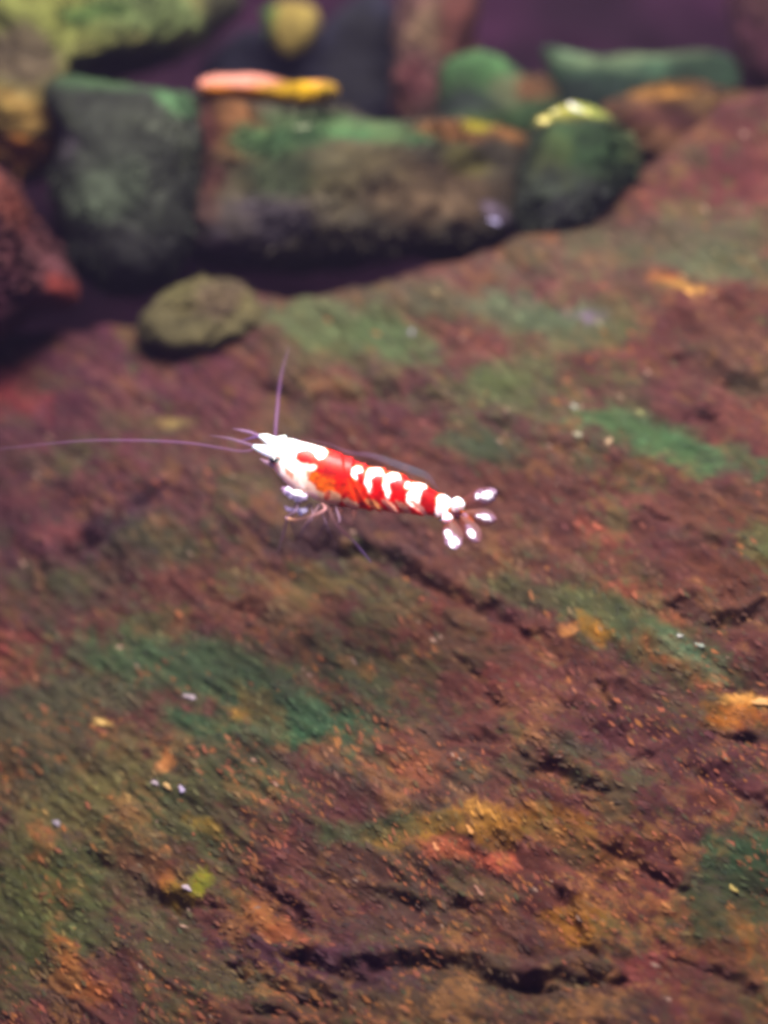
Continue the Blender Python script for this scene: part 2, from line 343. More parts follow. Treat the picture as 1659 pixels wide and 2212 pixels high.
def stone(name, outline, y, depth, base, plist, label, cat='rock', seed=0, rough=0.06, sharp=0.55, nu=150, nv=90, group=None, parent=None, grain=30, bright=.72):
    """outline: silhouette polygon in chart units seen from the front; it gets a real depth and a knobbly surface"""
    y = y + 0.9
    O = np.array([(wx(a, y), wz(b, y)) for a, b in outline]); c = O.mean(0)
    # resample the closed outline smoothly
    Pn = np.vstack([O, O[:1]]); dd = np.r_[0, np.cumsum(np.hypot(*np.diff(Pn, axis=0).T))]
    t = np.linspace(0, dd[-1], nu, endpoint=False)
    ox, oz = np.interp(t, dd, Pn[:, 0]), np.interp(t, dd, Pn[:, 1])
    k = np.array([1, 2, 3, 2, 1.])/9
    for _ in range(5):
        ox = sum(k[i]*np.roll(ox, i-2) for i in range(5)); oz = sum(k[i]*np.roll(oz, i-2) for i in range(5))
    ph = np.linspace(-PI/2, PI/2, nv)
    rad = np.sign(np.cos(ph))*np.abs(np.cos(ph))**sharp; dy = np.sign(np.sin(ph))*np.abs(np.sin(ph))**0.8
    X = c[0] + rad[:, None]*(ox-c[0])[None]; Z = c[1] + rad[:, None]*(oz-c[1])[None]; Y = y + depth*dy[:, None] + 0*X
    x, yv, z = X.ravel(), Y.ravel(), Z.ravel()
    nrm = np.stack([x-c[0], (yv-y)*1.0, z-c[1]], 1); nrm /= np.linalg.norm(nrm, axis=1)[:, None]+1e-9
    h = rough*3.0*fbm(x*1.1, z*1.1, yv*1.1, seed=seed, octv=3) + rough*(fbm(x*3.2, z*3.2, yv*3.2, seed=seed+5, octv=4, gain=.6))
    h -= rough*1.0*np.clip(0.12-np.abs(fbm(x*1.7, z*2.4, yv*1.7, seed=seed+8, octv=2)), 0, 1)*6
    co = np.stack([x, yv, z], 1) + nrm*h[:, None]
    px = 829.5 + x*U*D/(D+y); py = 1106 - z*U*D/(D+y)
    b = np.tile(alb(base), (len(x), 1))
    wp = px + grain*fbm(px*.01, py*.01, seed=seed+11, octv=3); wq = py + grain*.7*fbm(px*.01, py*.01, seed=seed+17, octv=3)
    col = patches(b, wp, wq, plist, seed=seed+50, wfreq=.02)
    v = fbm(x*2.2, z*2.6, yv*2.2, seed=seed+23, octv=5, gain=.62)
    col = col*bright*np.exp(v*1.2)[:, None]
    g = sstep(.12, .5, fbm(x*1.6, z*2, yv*1.6, seed=seed+29, octv=4))[:, None]*.35
    col = col*(1-g) + col.mean(0)*np.array([1.25, 1.2, .8])*g
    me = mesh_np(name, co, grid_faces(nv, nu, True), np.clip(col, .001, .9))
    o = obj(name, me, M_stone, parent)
    if not parent: thing(o, label, cat, group)
    fuzz(o, co, nrm, np.clip(col, .001, .9), int(nu*nv*.35), seed, min(1.0, depth/.8))
    return o
stone('stone', [(100,190),(160,175),(300,195),(425,205),(465,300),(450,420),(425,500),(385,590),(300,640),(215,635),(150,590),(125,480),(118,380),(150,300),(110,240)],
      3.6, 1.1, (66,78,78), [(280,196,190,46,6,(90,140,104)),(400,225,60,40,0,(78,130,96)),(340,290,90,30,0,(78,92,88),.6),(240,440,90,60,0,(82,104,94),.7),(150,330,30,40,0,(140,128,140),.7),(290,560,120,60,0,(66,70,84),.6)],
      'big blue-green grey stone with a bright green top, left of the long block', seed=101, rough=.05)
stone('stone', [(425,205),(520,195),(640,200),(740,222),(790,268),(900,270),(980,268),(1080,285),(1150,290),(1170,340),(1120,430),(1105,530),(1000,566),(850,562),(700,580),(560,592),(410,590),(380,500),(395,350)],
      3.9, 1.15, (96,90,76), [(520,300,80,70,0,(150,108,76),.9),(470,350,26,110,0,(112,66,66),.8),(620,320,90,40,-10,(70,128,86),.9),(800,300,160,30,6,(72,134,92)),(700,280,120,30,4,(90,128,90),.8),
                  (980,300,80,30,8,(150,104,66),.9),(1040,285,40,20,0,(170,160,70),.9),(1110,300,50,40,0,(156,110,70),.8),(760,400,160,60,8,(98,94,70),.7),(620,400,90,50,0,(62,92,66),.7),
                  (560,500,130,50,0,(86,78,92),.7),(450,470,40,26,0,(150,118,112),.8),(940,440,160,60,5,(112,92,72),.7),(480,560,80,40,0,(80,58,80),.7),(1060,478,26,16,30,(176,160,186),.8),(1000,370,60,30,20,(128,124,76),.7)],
      'long low brown and green stone block lying across the middle behind the crest', seed=151, rough=.06)
stone('stone', [(1150,270),(1230,225),(1310,250),(1355,310),(1372,370),(1335,430),(1270,490),(1190,540),(1130,530),(1105,470),(1120,380)],
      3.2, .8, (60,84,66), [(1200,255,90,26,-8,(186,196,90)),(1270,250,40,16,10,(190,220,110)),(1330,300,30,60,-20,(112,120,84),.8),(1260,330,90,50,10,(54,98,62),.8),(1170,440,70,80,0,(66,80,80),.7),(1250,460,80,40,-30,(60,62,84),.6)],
      'rounded dark green stone with a yellow-green top, right of the long block', seed=201, rough=.035)
stone('stone', [(-80,-80),(200,-90),(420,-60),(430,60),(400,110),(330,120),(200,140),(150,190),(165,300),(140,380),(60,385),(-60,350),(-140,200)],
      4.2, 1.2, (128,128,84), [(150,60,200,80,5,(134,152,84)),(330,60,110,60,0,(110,142,94),.9),(60,160,90,60,0,(112,96,84),.8),(70,280,90,60,10,(166,134,88),.8),(80,350,120,36,10,(186,124,76),.9),(0,340,60,40,0,(176,110,76),.8),(220,60,60,26,0,(86,132,70),.8)],
      'large yellow-green mossy boulder in the top left corner with an ochre foot', seed=251, rough=.10)
stone('stone', [(-140,330),(0,360),(60,440),(110,540),(165,620),(150,660),(80,650),(10,720),(-60,780),(-160,700)],
      2.7, .8, (100,62,66), [(20,440,50,80,-20,(120,70,58),.8),(60,580,90,60,20,(108,70,72),.8),(140,630,40,26,30,(150,76,68),.8),(0,660,60,50,0,(98,58,72),.8)],
      'dusky red pointed rock at the left edge below the mossy boulder', seed=301, rough=.05)
stone('pebble', [(560,30),(590,5),(640,0),(690,20),(700,60),(670,100),(620,125),(585,95),(572,60)],
      5.2, .35, (196,176,112), [(575,50,26,50,0,(96,176,92)),(650,40,60,30,0,(206,186,120),.8),(680,80,30,30,0,(150,134,92),.8)],
      'pale yellow pebble with a green side, wedged near the top', cat='pebble', seed=351, rough=.02, nu=90, nv=50)
stone('stone', [(340,-60),(520,-60),(540,20),(470,60),(410,115),(360,110),(330,40)],
      5.0, .5, (88,96,76), [(440,20,70,40,0,(92,100,78),.7)], 'small dull olive stone beside the yellow pebble at the top edge', seed=371, rough=.05, nu=90, nv=50)
stone('stone', [(860,-60),(960,-80),(1030,-20),(1035,80),(1010,170),(970,230),(940,300),(870,320),(840,180),(850,90)],
      5.0, .6, (112,84,78), [(920,80,60,50,20,(150,128,104),.8),(890,200,50,50,0,(110,66,68),.8),(990,60,50,70,0,(124,78,70),.7)],
      'upright brown stone standing between the dark gaps at the top', seed=401, rough=.09, nu=100, nv=60)
stone('stone', [(935,180),(965,125),(1030,106),(1090,120),(1130,160),(1190,160),(1205,240),(1150,300),(1040,310),(945,300)],
      4.4, .45, (70,112,80), [(1020,150,90,40,0,(74,130,86)),(1110,200,50,30,0,(100,112,92),.8),(1160,200,40,30,0,(140,100,76),.8),(1010,240,90,26,0,(44,58,66),.9)],  # dark navy patch at the foot paints the shaded gap above the block
      'small rounded bright green stone above the long block', seed=451, rough=.03, nu=110, nv=60)
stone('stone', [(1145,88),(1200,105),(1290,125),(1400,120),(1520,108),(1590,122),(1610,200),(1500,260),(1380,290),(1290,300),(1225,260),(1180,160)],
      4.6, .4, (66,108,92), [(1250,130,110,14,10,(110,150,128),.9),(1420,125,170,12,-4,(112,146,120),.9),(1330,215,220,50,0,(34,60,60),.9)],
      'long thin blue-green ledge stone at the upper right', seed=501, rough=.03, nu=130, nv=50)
stone('stone', [(1300,225),(1380,205),(1450,180),(1560,195),(1640,215),(1720,190),(1740,400),(1640,430),(1500,420),(1400,400),(1345,330)],
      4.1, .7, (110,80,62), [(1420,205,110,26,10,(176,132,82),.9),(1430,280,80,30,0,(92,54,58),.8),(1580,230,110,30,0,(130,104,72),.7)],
      'brown crumbly stone with an ochre top, right of the dark green stone', seed=551, rough=.08, nu=120, nv=60)
stone('stone', [(300,680),(360,640),(430,618),(500,622),(570,650),(600,710),(440,770),(310,750)],
      2.7, .45, (116,110,82), [(400,620,70,30,0,(128,124,88),.8),(470,660,50,30,0,(104,86,76),.7)],
      'little olive stone lying on the crest below the long block', bright=1.0, seed=601, rough=.06, nu=100, nv=60)
stone('stone', [(1570,-60),(1760,-80),(1800,180),(1690,240),(1600,150),(1590,60)],
      5.4, .6, (88,52,62), [(1650,20,60,60,0,(104,76,72),.7)], 'dark plum stone in the top right corner', seed=651, rough=.06, nu=90, nv=50)
stone('stone', [(420,150),(470,90),(540,50),(600,95),(700,110),(730,20),(800,-20),(860,40),(880,300),(740,320),(430,300)],  # navy base and patch paint the shadow under the overhang
      6.2, .6, (44,44,60), [(780,140,70,110,0,(38,42,56),.8)], 'dark stone under the pale yellow pebble, shadow of the gaps painted navy', seed=681, rough=.07, nu=110, nv=60)
# orange flake across the long block: its lit top rim put into bright colour
stone('flake', [(425,185),(440,170),(500,165),(560,165),(610,180),(650,190),(720,178),(738,196),(700,218),(640,226),(560,216),(500,208),(440,205)],
      3.15, .34, (226,166,120), [(510,180,110,24,2,(255,186,168)),(520,206,110,12,6,(240,160,80)),(660,208,90,20,0,(206,170,60)),(720,196,30,18,0,(170,150,70),.8)],
      'thin pink, orange and yellow flake, painted bright as the lit rim on top of the long block', cat='flake', seed=701, rough=.014, nu=110, nv=40, grain=10, bright=1.5)

# dark tank back
n = 160
gx, gz = np.meshgrid(np.linspace(-9, 9, n), np.linspace(-7, 9, n), indexing='ij')
gy = 10.0 + .7*fbm(gx*.5, gz*.5, seed=800, octv=4)
wc = np.tile(alb((52,28,46)), (n*n, 1))*np.exp(1.5*fbm(gx.ravel()*.7, gz.ravel()*.9, seed=801, gain=.65))[:, None]
o = obj('back_wall', mesh_np('back_wall', np.stack([gx, gy, gz], -1).reshape(-1, 3), grid_faces(n, n), wc), M_wall)
o['kind'] = 'structure'; o['label'] = 'dark violet back of the tank'

# ------------------------------------------------------------------ loose flakes on the rock
def surf(px, py):
    nf = NX*NZ; k = int(np.argmin((RPX[:nf]-px)**2 + (RPY[:nf]-py)**2)); return Vector((RX[k], RY[k], RZ[k]))
def flake(px, py, L, W, ang, c, label, y=None, grp=None):
    L, W = L*.85, W*.72
    p = surf(px, py) if y is None else Vector((wx(px, y), y, wz(py, y)))
    nu, nv = 14, 8
    th = np.linspace(0, 2*PI, nu, endpoint=False); ph = np.linspace(-PI/2, PI/2, nv)
    r = 1 + .25*np.sin(th*2+px) + .22*np.sin(th*3+py) + .14*np.sin(th*5+px)
    lx = np.cos(ph)[:, None]*(np.cos(th)*r)[None]*L/U/2; lz = np.cos(ph)[:, None]*(np.sin(th)*r)[None]*W/U/2
    ly = -np.sin(ph)[:, None]*min(L, W)/U*.12 + 0*lx
    a = math.radians(-ang); X = lx*math.cos(a)-lz*math.sin(a); Z = lx*math.sin(a)+lz*math.cos(a)
    co = np.stack([X, ly+0.5*Z, Z], -1).reshape(-1, 3)
    me = mesh_np('flake', co, grid_faces(nv, nu, True), np.tile(alb(c), (nu*nv, 1))*1.25*rng.uniform(.8, 1.1, (nu*nv, 1)))
    o = obj('flake', me, M_flake); o.location = p + Vector((0, -.02, .01))
    thing(o, label, 'flake', grp); return o
G = 'pale flakes caught on the rock'
WHT = (235,218,226)
for a in [(410,1500,30,13,14,WHT,'white oval flake on the wide green algae patch at lower left'),
          (218,1552,40,14,18,(250,214,150),'cream elongated flake on brown rock left of the green patch'),
          (335,1693,20,12,22,WHT,'white flake, left end of a row of three below the orange tuft'),
          (362,1700,30,11,30,(252,214,160),'cream sliver in the middle of the row of three at lower left'),
          (393,1709,20,15,28,(236,222,250),'lilac white flake, right end of the row of three at lower left'),
          (402,1912,26,14,40,WHT,'bright white flake on the yellow and orange tuft at lower left'),
          (122,1772,14,26,-30,(190,180,190),'grey flake beside the tan clump at the far lower left'),
          (1585,1917,22,15,35,(226,206,140),'cream flake on the dark green patch at lower right'),
          (1245,960,22,15,20,(200,196,170),'small greyish flake on brown rock right of the shrimp tail'),
          (1312,972,20,22,30,(206,180,150),'tan square flake on brown rock below the long green streak'),
          (1240,885,8,30,-42,(206,206,190),'thin pale splinter on the rock above the shrimp tail'),
          (1466,1390,14,12,0,(210,226,250),'pale blue speck on the teal algae at right'),
          (1508,1412,26,10,25,(176,206,216),'pale blue sliver on the teal algae at right'),
          (1645,1518,60,18,5,(255,206,150),'peach flake at the right edge on the orange clump'),
          (1290,1150,26,18,30,(196,120,100),'reddish chip on brown rock below the tail fan'),
          (1015,1800,12,30,-24,(246,186,130),'peach splinter on the orange growth at lower centre'),
          (940,1832,12,26,-24,(250,182,140),'peach splinter left of the pink knob at lower centre'),
          (1035,1920,10,34,-38,(206,160,140),'thin pinkish splinter below the pink knob at lower centre'),
          (655,276,36,7,-10,(200,226,210),'thin white curved splinter on the long stone block'),
          (1068,480,30,14,35,(206,200,236),'lilac flake on the right end of the long stone block'),
          (1175,262,30,24,20,(250,252,170),'yellow-white flake on the left of the yellow-green stone top'),
          (1240,234,40,20,24,(255,255,240),'bright white flake at the crown of the yellow-green stone top'),
          (1200,243,22,14,10,(236,246,190),'small cream flake between two brighter ones on the yellow-green stone top'),
          (1268,244,18,20,-20,(226,240,160),'small lime flake just right of the white one on the yellow-green stone top'),
          (1605,266,40,14,-20,(240,216,206),'white tipped flake at the upper right on tan rock'),
          (890,725,20,12,60,(176,170,180),'dull lilac flake on the green patch above the shrimp')]:
    px, py = a[0], a[1]
    flake(*a, y={276: 3.62, 480: 3.62, 262: 3.4, 234: 3.35, 243: 3.35, 244: 3.35, 266: 4.2}.get(py), grp=G)

# ------------------------------------------------------------------ the shrimp
def cw(cx, cy, y=0.0): return Vector(((900+cx/1.3825-1530)/398.4, y, (440-cy/1.3825)/398.4))
root = bpy.data.objects.new('shrimp', None); C.objects.link(root)
root.location = cw(600, 620, 0)
thing(root, 'small red and white banded shrimp hovering head left above the brown rock', 'shrimp')
RO = np.array(root.location)
def spart(name, co, faces, col, alpha=None, mat=None, label=None):
    o = obj(name, mesh_np(name, np.asarray(co)-RO, faces, col, alpha), mat or M_shell, root)
    if label: o['label'] = label
    return o
ST = [((262,236),(258,268)),((300,212),(262,318)),((350,206),(262,362)),((420,221),(322,440)),((490,240),(395,492)),((560,262),(465,528)),((630,288),(530,560)),
      ((700,318),(605,573)),((770,350),(680,582)),((840,366),(755,592)),((900,382),(850,600)),((960,400),(945,612)),((1020,434),(1030,620)),((1090,456),(1105,626)),
      ((1150,498),(1165,632)),((1200,513),(1205,640)),((1245,548),(1240,646)),((1290,588),(1280,640)),((1325,612),(1318,640))]
BND = [[(640,285),(650,360),(672,440),(700,500),(735,600)],[(700,320),(694,400),(715,450),(755,520),(805,600)],[(772,345),(765,430),(792,510),(862,610)],
       [(880,370),(870,450),(888,540),(962,620)],[(1000,420),(992,520),(1035,580),(1112,640)],[(1162,495),(1148,580),(1178,645)],[(1243,535),(1236,600),(1240,660)]]
def catmull(P, n):
    P = np.asarray(P, float); Q = np.vstack([2*P[0]-P[1], P, 2*P[-1]-P[-2]]); out = []
    t = np.linspace(0, len(P)-1-1e-6, n)
    i = t.astype(int); f = (t-i)[:, None]
    a, b, c, d = Q[i], Q[i+1], Q[i+2], Q[i+3]
    return .5*((2*b)+(-a+c)*f+(2*a-5*b+4*c-d)*f*f+(-a+3*b-3*c+d)*f**3)
W1 = (255,255,252); WP = (255,238,226)  # WP is warm: bounced and subsurface glow of the underside put into the white
BODY_P = [
 (560,330,150,60,22,(248,78,26)),(590,340,90,26,22,(255,84,54),.6),(600,470,150,60,20,(252,112,36)),(700,490,100,60,22,(244,88,36),.9),(790,520,60,30,30,(236,74,34),.7),(520,430,60,38,10,(250,120,10)),(545,480,60,30,10,(255,130,20),.9),
 (560,400,70,22,20,(176,36,10),.75),(640,440,50,20,20,(190,30,10),.7),(655,540,18,50,10,(240,60,20),.8),
 (500,530,120,44,22,(255,206,160)),(590,530,50,36,30,(255,186,140)),(420,470,110,52,35,(255,214,188)),(360,400,110,60,42,(255,226,208)),
 (330,330,90,80,30,WP),(330,250,110,62,10,W1),(420,245,110,34,12,W1),(480,262,70,26,16,W1),(525,284,34,30,0,W1),(430,385,40,50,0,(255,226,206),.9),
 (445,306,64,38,8,(244,84,14)),(515,338,60,30,22,(246,84,20)),(480,400,40,26,10,(250,130,20),.8),(440,322,38,24,10,(172,32,34),.9),(525,290,32,28,0,W1),(474,366,30,17,-28,(255,226,206)),(585,385,50,16,24,(170,24,12),.7),(650,400,44,14,28,(180,24,14),.6),(620,450,24,40,14,(214,46,10),.6),(560,520,16,30,20,(236,80,20),.7),
 (350,395,14,46,-38,(244,160,118),.85),(280,370,24,30,-30,(255,210,190),.7),
 # crescents on the abdomen
 (722,393,28,42,8,W1),(748,420,27,30,20,(190,44,30)),
 (822,405,58,44,6,W1),(790,450,24,60,-10,WP),(848,448,52,44,-10,(196,30,24)),(835,520,36,60,-20,(236,60,40),.9),
 (918,432,52,48,10,W1),(888,480,20,62,-8,WP),(945,470,50,42,0,(196,22,26)),(940,530,40,40,0,(232,50,40),.9),
 (1000,462,20,22,0,W1),(1062,484,54,42,12,W1),(1030,535,38,48,-10,WP),(1118,530,50,64,0,(192,22,28)),(1130,505,30,16,20,(236,30,36),.8),
 (1200,552,46,46,10,W1),(1185,600,36,46,0,(255,226,226)),(1262,602,40,30,20,(236,130,20)),(1310,625,40,20,20,(216,120,70)),
 # pale edges of the side plates
 (690,562,52,20,22,(255,186,140)),(812,566,58,20,32,(255,170,122)),(905,578,60,17,38,(255,168,140)),(978,582,64,16,42,(255,164,132)),(1058,582,64,16,42,(255,172,152)),
 (1222,650,30,20,30,(255,226,226)),
]
def build_body():
    nu, nv = 420, 128
    Dp = catmull([s[0] for s in ST], nu); Vp = catmull([s[1] for s in ST], nu)
    th = np.linspace(0, 2*PI, nv, endpoint=False)
    cen = (Dp+Vp)/2; half = (Dp-Vp)/2
    ct, sn = np.cos(th), np.sin(th)
    CX = cen[:, None, 0]+half[:, None, 0]*ct; CY = cen[:, None, 1]+half[:, None, 1]*ct
    hl = np.hypot(half[:, 0], half[:, 1])
    wid = hl*0.74*(1-0.25*sstep(.75, 1, np.linspace(0, 1, nu)))
    prof = np.sign(sn)*np.where(ct < 0, np.abs(sn)**0.30*(1-.14*ct*ct), np.abs(sn)**0.85)
    YY = wid[:, None]*prof[None]/1.3825/398.4
    # segment relief: each plate flares towards its hind edge and overlaps the next
    cx, cy = CX.ravel(), CY.ravel(); fl = np.zeros(cx.shape)
    xb = [np.interp(cy, [p[1] for p in b], [p[0] for p in b]) for b in BND]
    for k in range(len(xb)):
        lo = xb[k-1] if k else xb[0]-260
        ph = np.clip((cx-lo)/(xb[k]-lo+1e-6), 0, 1); inside = (cx >= lo) & (cx < xb[k])
        fl = np.where(inside, ph**2*(.12 if k else .06)-.02, fl)
    fl = np.where(cx >= xb[-1], -.02, fl).reshape(nu, nv)
    for _ in range(2): fl[1:-1] = (fl[:-2]+2*fl[1:-1]+fl[2:])/4
    sc = 1+fl
    CX = cen[:, None, 0]+(CX-cen[:, None, 0])*sc; CY = cen[:, None, 1]+(CY-cen[:, None, 1])*sc; YY = YY*sc*1.05
    # close the ends
    tt = np.linspace(0, 1, nu); cap = np.minimum(1, np.sqrt(np.clip(tt/.02, 0, 1)))*np.minimum(1, np.sqrt(np.clip((1-tt)/.012, 0, 1)))
    CX = cen[:, None, 0]+(CX-cen[:, None, 0])*cap[:, None]; CY = cen[:, None, 1]+(CY-cen[:, None, 1])*cap[:, None]; YY = YY*cap[:, None]
    cx, cy = CX.ravel(), CY.ravel()
    col = np.tile(salb((222,56,18)), (len(cx), 1))
    wpx = cx+11*fbm(cx*.04, cy*.04, seed=901, octv=4, gain=.65); wpy = cy+11*fbm(cx*.04, cy*.04, seed=905, octv=4, gain=.65)
    for p in BODY_P: patches_shell(col, wpx, wpy, p)
    red = sstep(.1, .4, col[:, :1]-col[:, 1:2])
    col = col*(1+red*0.85*fbm(cx*.04, cy*.05, seed=911, octv=4)[:, None])
    X = (900+CX/1.3825-1530)/398.4; Z = (440-CY/1.3825)/398.4
    co = np.stack([X, YY, Z], -1).reshape(-1, 3)
    spart('body', co, grid_faces(nu, nv, True), np.clip(col, 0.002, .92))
SHELL = 1.12
def salb(c):
    c = np.asarray(c, float)
    k = 1.12+1.25*float(sstep(235, 120, np.array(c.min())))
    l = lin(c)/k; g = l.mean()
    if c.min() < 130: l = g+(l-g)*1.22
    return np.clip(l, .0015, .88)
def patches_shell(col, px, py, p):
    cx, cy, rx, ry, ang, c = p[:6]; op = p[6] if len(p) > 6 else 1
    dx, dy = rot2(px-cx, py-cy, ang); r = np.sqrt((dx/rx)**2+(dy/ry)**2)
    if c == W1:
        w2 = (1-sstep(.98, 1.22, r))*.7; col[:] = col*(1-w2[:, None])+salb((255,150,70))[None]*w2[:, None]
    e = .09 if (c == W1 and cx > 700) else 0
    wgt = (1-sstep(.88-e, 1.06-e, r))*op
    col[:] = col*(1-wgt[:, None])+salb(c)[None]*wgt[:, None]
build_body()

def tube(name, pts, radii, c, alpha, n=48, nv=8, ys=None, mat=None, cfun=None, flat=1.0):
    """a tapering tube through points given as (chart x, chart y, depth)"""
    P = catmull([list(cw(p[0], p[1], p[2])) for p in pts], n)
    R = np.interp(np.linspace(0, 1, n), np.linspace(0, 1, len(radii)), radii)
    if name == 'claw': R = R*(1+.5*fbm(np.arange(n)*.28, np.arange(n)*0+pts[0][1], seed=3, octv=3)); P = P+.012*np.stack([fbm(np.arange(n)*.2, np.arange(n)*0+j, seed=5, octv=2) for j in range(3)], 1)
    T = np.gradient(P, axis=0); T /= np.linalg.norm(T, axis=1)[:, None]+1e-9
    A = np.cross(T, [0, 1, 0]); A /= np.linalg.norm(A, axis=1)[:, None]+1e-9; Bn = np.cross(T, A)
    th = np.linspace(0, 2*PI, nv, endpoint=False)
    co = P[:, None]+R[:, None, None]*(np.cos(th)[None, :, None]*A[:, None]+flat*np.sin(th)[None, :, None]*Bn[:, None])
    f = grid_faces(n, nv, True)
    co = np.vstack([co.reshape(-1, 3), P[:1], P[-1:]])
    caps = []
    for j in range(nv):
        caps.append([n*nv, j, (j+1) % nv, (j+1) % nv]); caps.append([n*nv+1, (n-1)*nv+(j+1) % nv, (n-1)*nv+j, (n-1)*nv+j])
    al = np.interp(np.linspace(0, 1, n), np.linspace(0, 1, len(alpha)), alpha)
    al = np.r_[np.repeat(al, nv), al[0], al[-1]]
    c = np.asarray(c, float)
    if c.ndim == 1: cc = np.tile(salb(c), (len(co), 1))
    else:
        L = np.array([salb(k) for k in c]); t = np.linspace(0, 1, n)
        cc = np.stack([np.interp(t, np.linspace(0, 1, len(L)), L[:, i]) for i in range(3)], 1)
        cc = np.vstack([np.repeat(cc, nv, 0), cc[:1], cc[-1:]])
    me = bpy.data.meshes.new(name)
    tri = [tuple(x) for x in f] + [tuple(x[:3]) for x in caps]
    me.from_pydata([tuple(v) for v in (co-RO)], [], tri)
    a = me.color_attributes.new('pigment', 'FLOAT_COLOR', 'POINT')
    a.data.foreach_set('color', np.concatenate([cc, al[:, None]], 1).astype(np.float32).ravel())
    me.polygons.foreach_set('use_smooth', np.full(len(me.polygons), True)); me.update()
    return obj(name, me, mat or M_clear, root)

# head: antenna scales, eyes, snout spine
tube('antenna_scale', [(300,250,-.03),(262,228,-.05),(222,205,-.06),(184,190,-.07)], [.065,.06,.045,.012], W1, [1], mat=M_shell, flat=.35)
tube('antenna_scale', [(300,292,-.11),(258,285,-.13),(205,266,-.14),(152,248,-.14)], [.05,.055,.045,.014], W1, [1], mat=M_shell, flat=.35)
tube('snout_spine', [(330,214,0),(290,214,0),(250,212,0),(225,206,0)], [.05,.035,.02,.005], W1, [1], mat=M_shell)
for s in (-1, 1):
    tube('eye_stalk', [(300,300,s*.08),(284,312,s*.13)], [.04,.035], (230,190,180), [1], n=8, nv=12, mat=M_shell)
    u, v = np.meshgrid(np.linspace(0, PI, 18), np.linspace(0, 2*PI, 28, endpoint=False), indexing='ij')
    c = np.array(cw(268, 322, s*.165))
    co = np.stack([c[0]+.05*np.sin(u)*np.cos(v), c[1]+.045*np.sin(u)*np.sin(v), c[2]+.034*np.cos(u)], -1).reshape(-1, 3)
    spart('eye', co, grid_faces(18, 28, True), np.tile([.006, .006, .008], (len(co), 1)), mat=M_eye)
# feelers
LIL = (176,140,178)
tube('antenna', [(175,262,-.12),(90,275,-.15),(-40,255,-.2),(-200,232,-.3),(-420,222,-.5),(-700,225,-.8),(-950,250,-1.1),(-1260,290,-1.4)], [.010,.013,.014,.014,.014,.012,.010,.008], (150,112,150), [.26,.22,.26,.28,.26,.18,.11,.06], n=120)
tube('antenna', [(272,192,.05),(274,120,.1),(280,30,.2),(286,-80,.4),(300,-200,.7),(330,-330,1.0)], [.018,.022,.024,.024,.022,.014], (150,112,160), [.26,.22,.18,.12,.07,.03], n=100)
tube('antennule', [(150,245,-.1),(90,225,-.15),(20,205,-.2),(-80,190,-.3)], [.012,.014,.012,.004], LIL, [.6,.45,.3,.1])
tube('antennule', [(180,190,-.05),(140,172,-.08),(90,160,-.1),(40,150,-.1)], [.014,.014,.012,.004], (190,150,200), [.7,.5,.35,.1])
tube('antennule', [(182,196,-.05),(150,200,-.1),(110,212,-.1),(60,222,-.1)], [.012,.012,.010,.004], (130,100,160), [.6,.5,.3,.1])
tube('antenna', [(290,232,.12),(420,205,.2),(560,232,.2),(680,278,.18),(800,296,.1),(920,336,.1),(1030,378,.1),(1110,412,.1),(1172,480,.1)],
     [.006,.008,.012,.018,.026,.034,.038,.034,.012], [(190,150,190),(190,150,190),(170,130,180),(120,140,170),(120,160,180),(140,120,160)], [.01,.01,.04,.08,.10,.12,.12,.09,.03], n=110, flat=.4)
# mouth parts and walking legs (near side, then far side)
tube('mouthpart', [(262,350,-.1),(225,335,-.13),(190,315,-.14)], [.03,.02,.006], (200,160,190), [.6,.5,.2], n=16)
LAV = (226,206,250)
tube('claw', [(450,520,-.10),(432,528,-.18),(405,512,-.22),(385,508,-.24),(345,488,-.25),(322,484,-.25)], [.012,.03,.042,.034,.030,.006], [(200,180,220),(235,225,255),W1,W1,(240,225,255),(220,190,240)], [.4,.7,.95,.95,.8,.3], flat=.6)
tube('claw', [(440,545,-.06),(415,538,-.16),(385,530,-.2),(350,512,-.22),(318,506,-.22)], [.01,.026,.036,.026,.005], [(190,180,210),(235,225,255),W1,(236,220,255),(200,170,210)], [.3,.6,.85,.7,.2], flat=.6)
tube('claw', [(330,470,-.12),(316,482,-.18),(322,500,-.2),(345,512,-.2)], [.006,.016,.016,.01], (190,150,190), [.2,.4,.4,.2], flat=.6)
tube('claw', [(470,560,.05),(440,598,-.04),(415,606,-.1),(390,598,-.14),(350,594,-.15),(316,576,-.15)], [.010,.024,.036,.024,.024,.006], [(180,160,200),(200,190,240),(226,226,255),(200,190,240),(200,180,230),(170,130,180)], [.3,.5,.8,.55,.6,.2], flat=.6)
tube('walking_leg', [(530,560,-.14),(550,590,-.2),(510,618,-.24),(440,640,-.26),(390,650,-.27),(352,646,-.27),(330,636,-.27)], [.012,.018,.018,.012,.012,.018,.006], [(210,150,150),(225,160,160),(200,140,140),(140,100,104),(160,110,96),(240,180,140),(210,160,210)], [.35,.5,.4,.25,.35,.65,.3])
tube('walking_leg', [(450,540,-.08),(400,560,-.14),(345,640,-.12),(320,720,-.04),(285,830,.06)], [.018,.02,.020,.022,.010], (176,134,140), [.4,.35,.35,.38,.15])
tube('walking_leg', [(520,565,-.1),(470,640,-.14),(430,700,-.08),(400,770,.04)], [.018,.02,.024,.010], (170,130,140), [.4,.35,.36,.1])
tube('walking_leg', [(560,570,-.12),(600,660,-.2),(650,720,-.18),(700,765,-.1),(750,825,.0),(800,885,.06)], [.018,.016,.020,.014,.014,.008], [(150,110,110),(130,90,100),(130,90,96),(150,124,170),(140,116,160)], [.2,.12,.25,.38,.42,.3])
tube('walking_leg', [(540,565,.12),(560,640,.14),(530,700,.2),(480,790,.25)], [.016,.018,.018,.008], (150,116,124), [.3,.28,.28,.1])
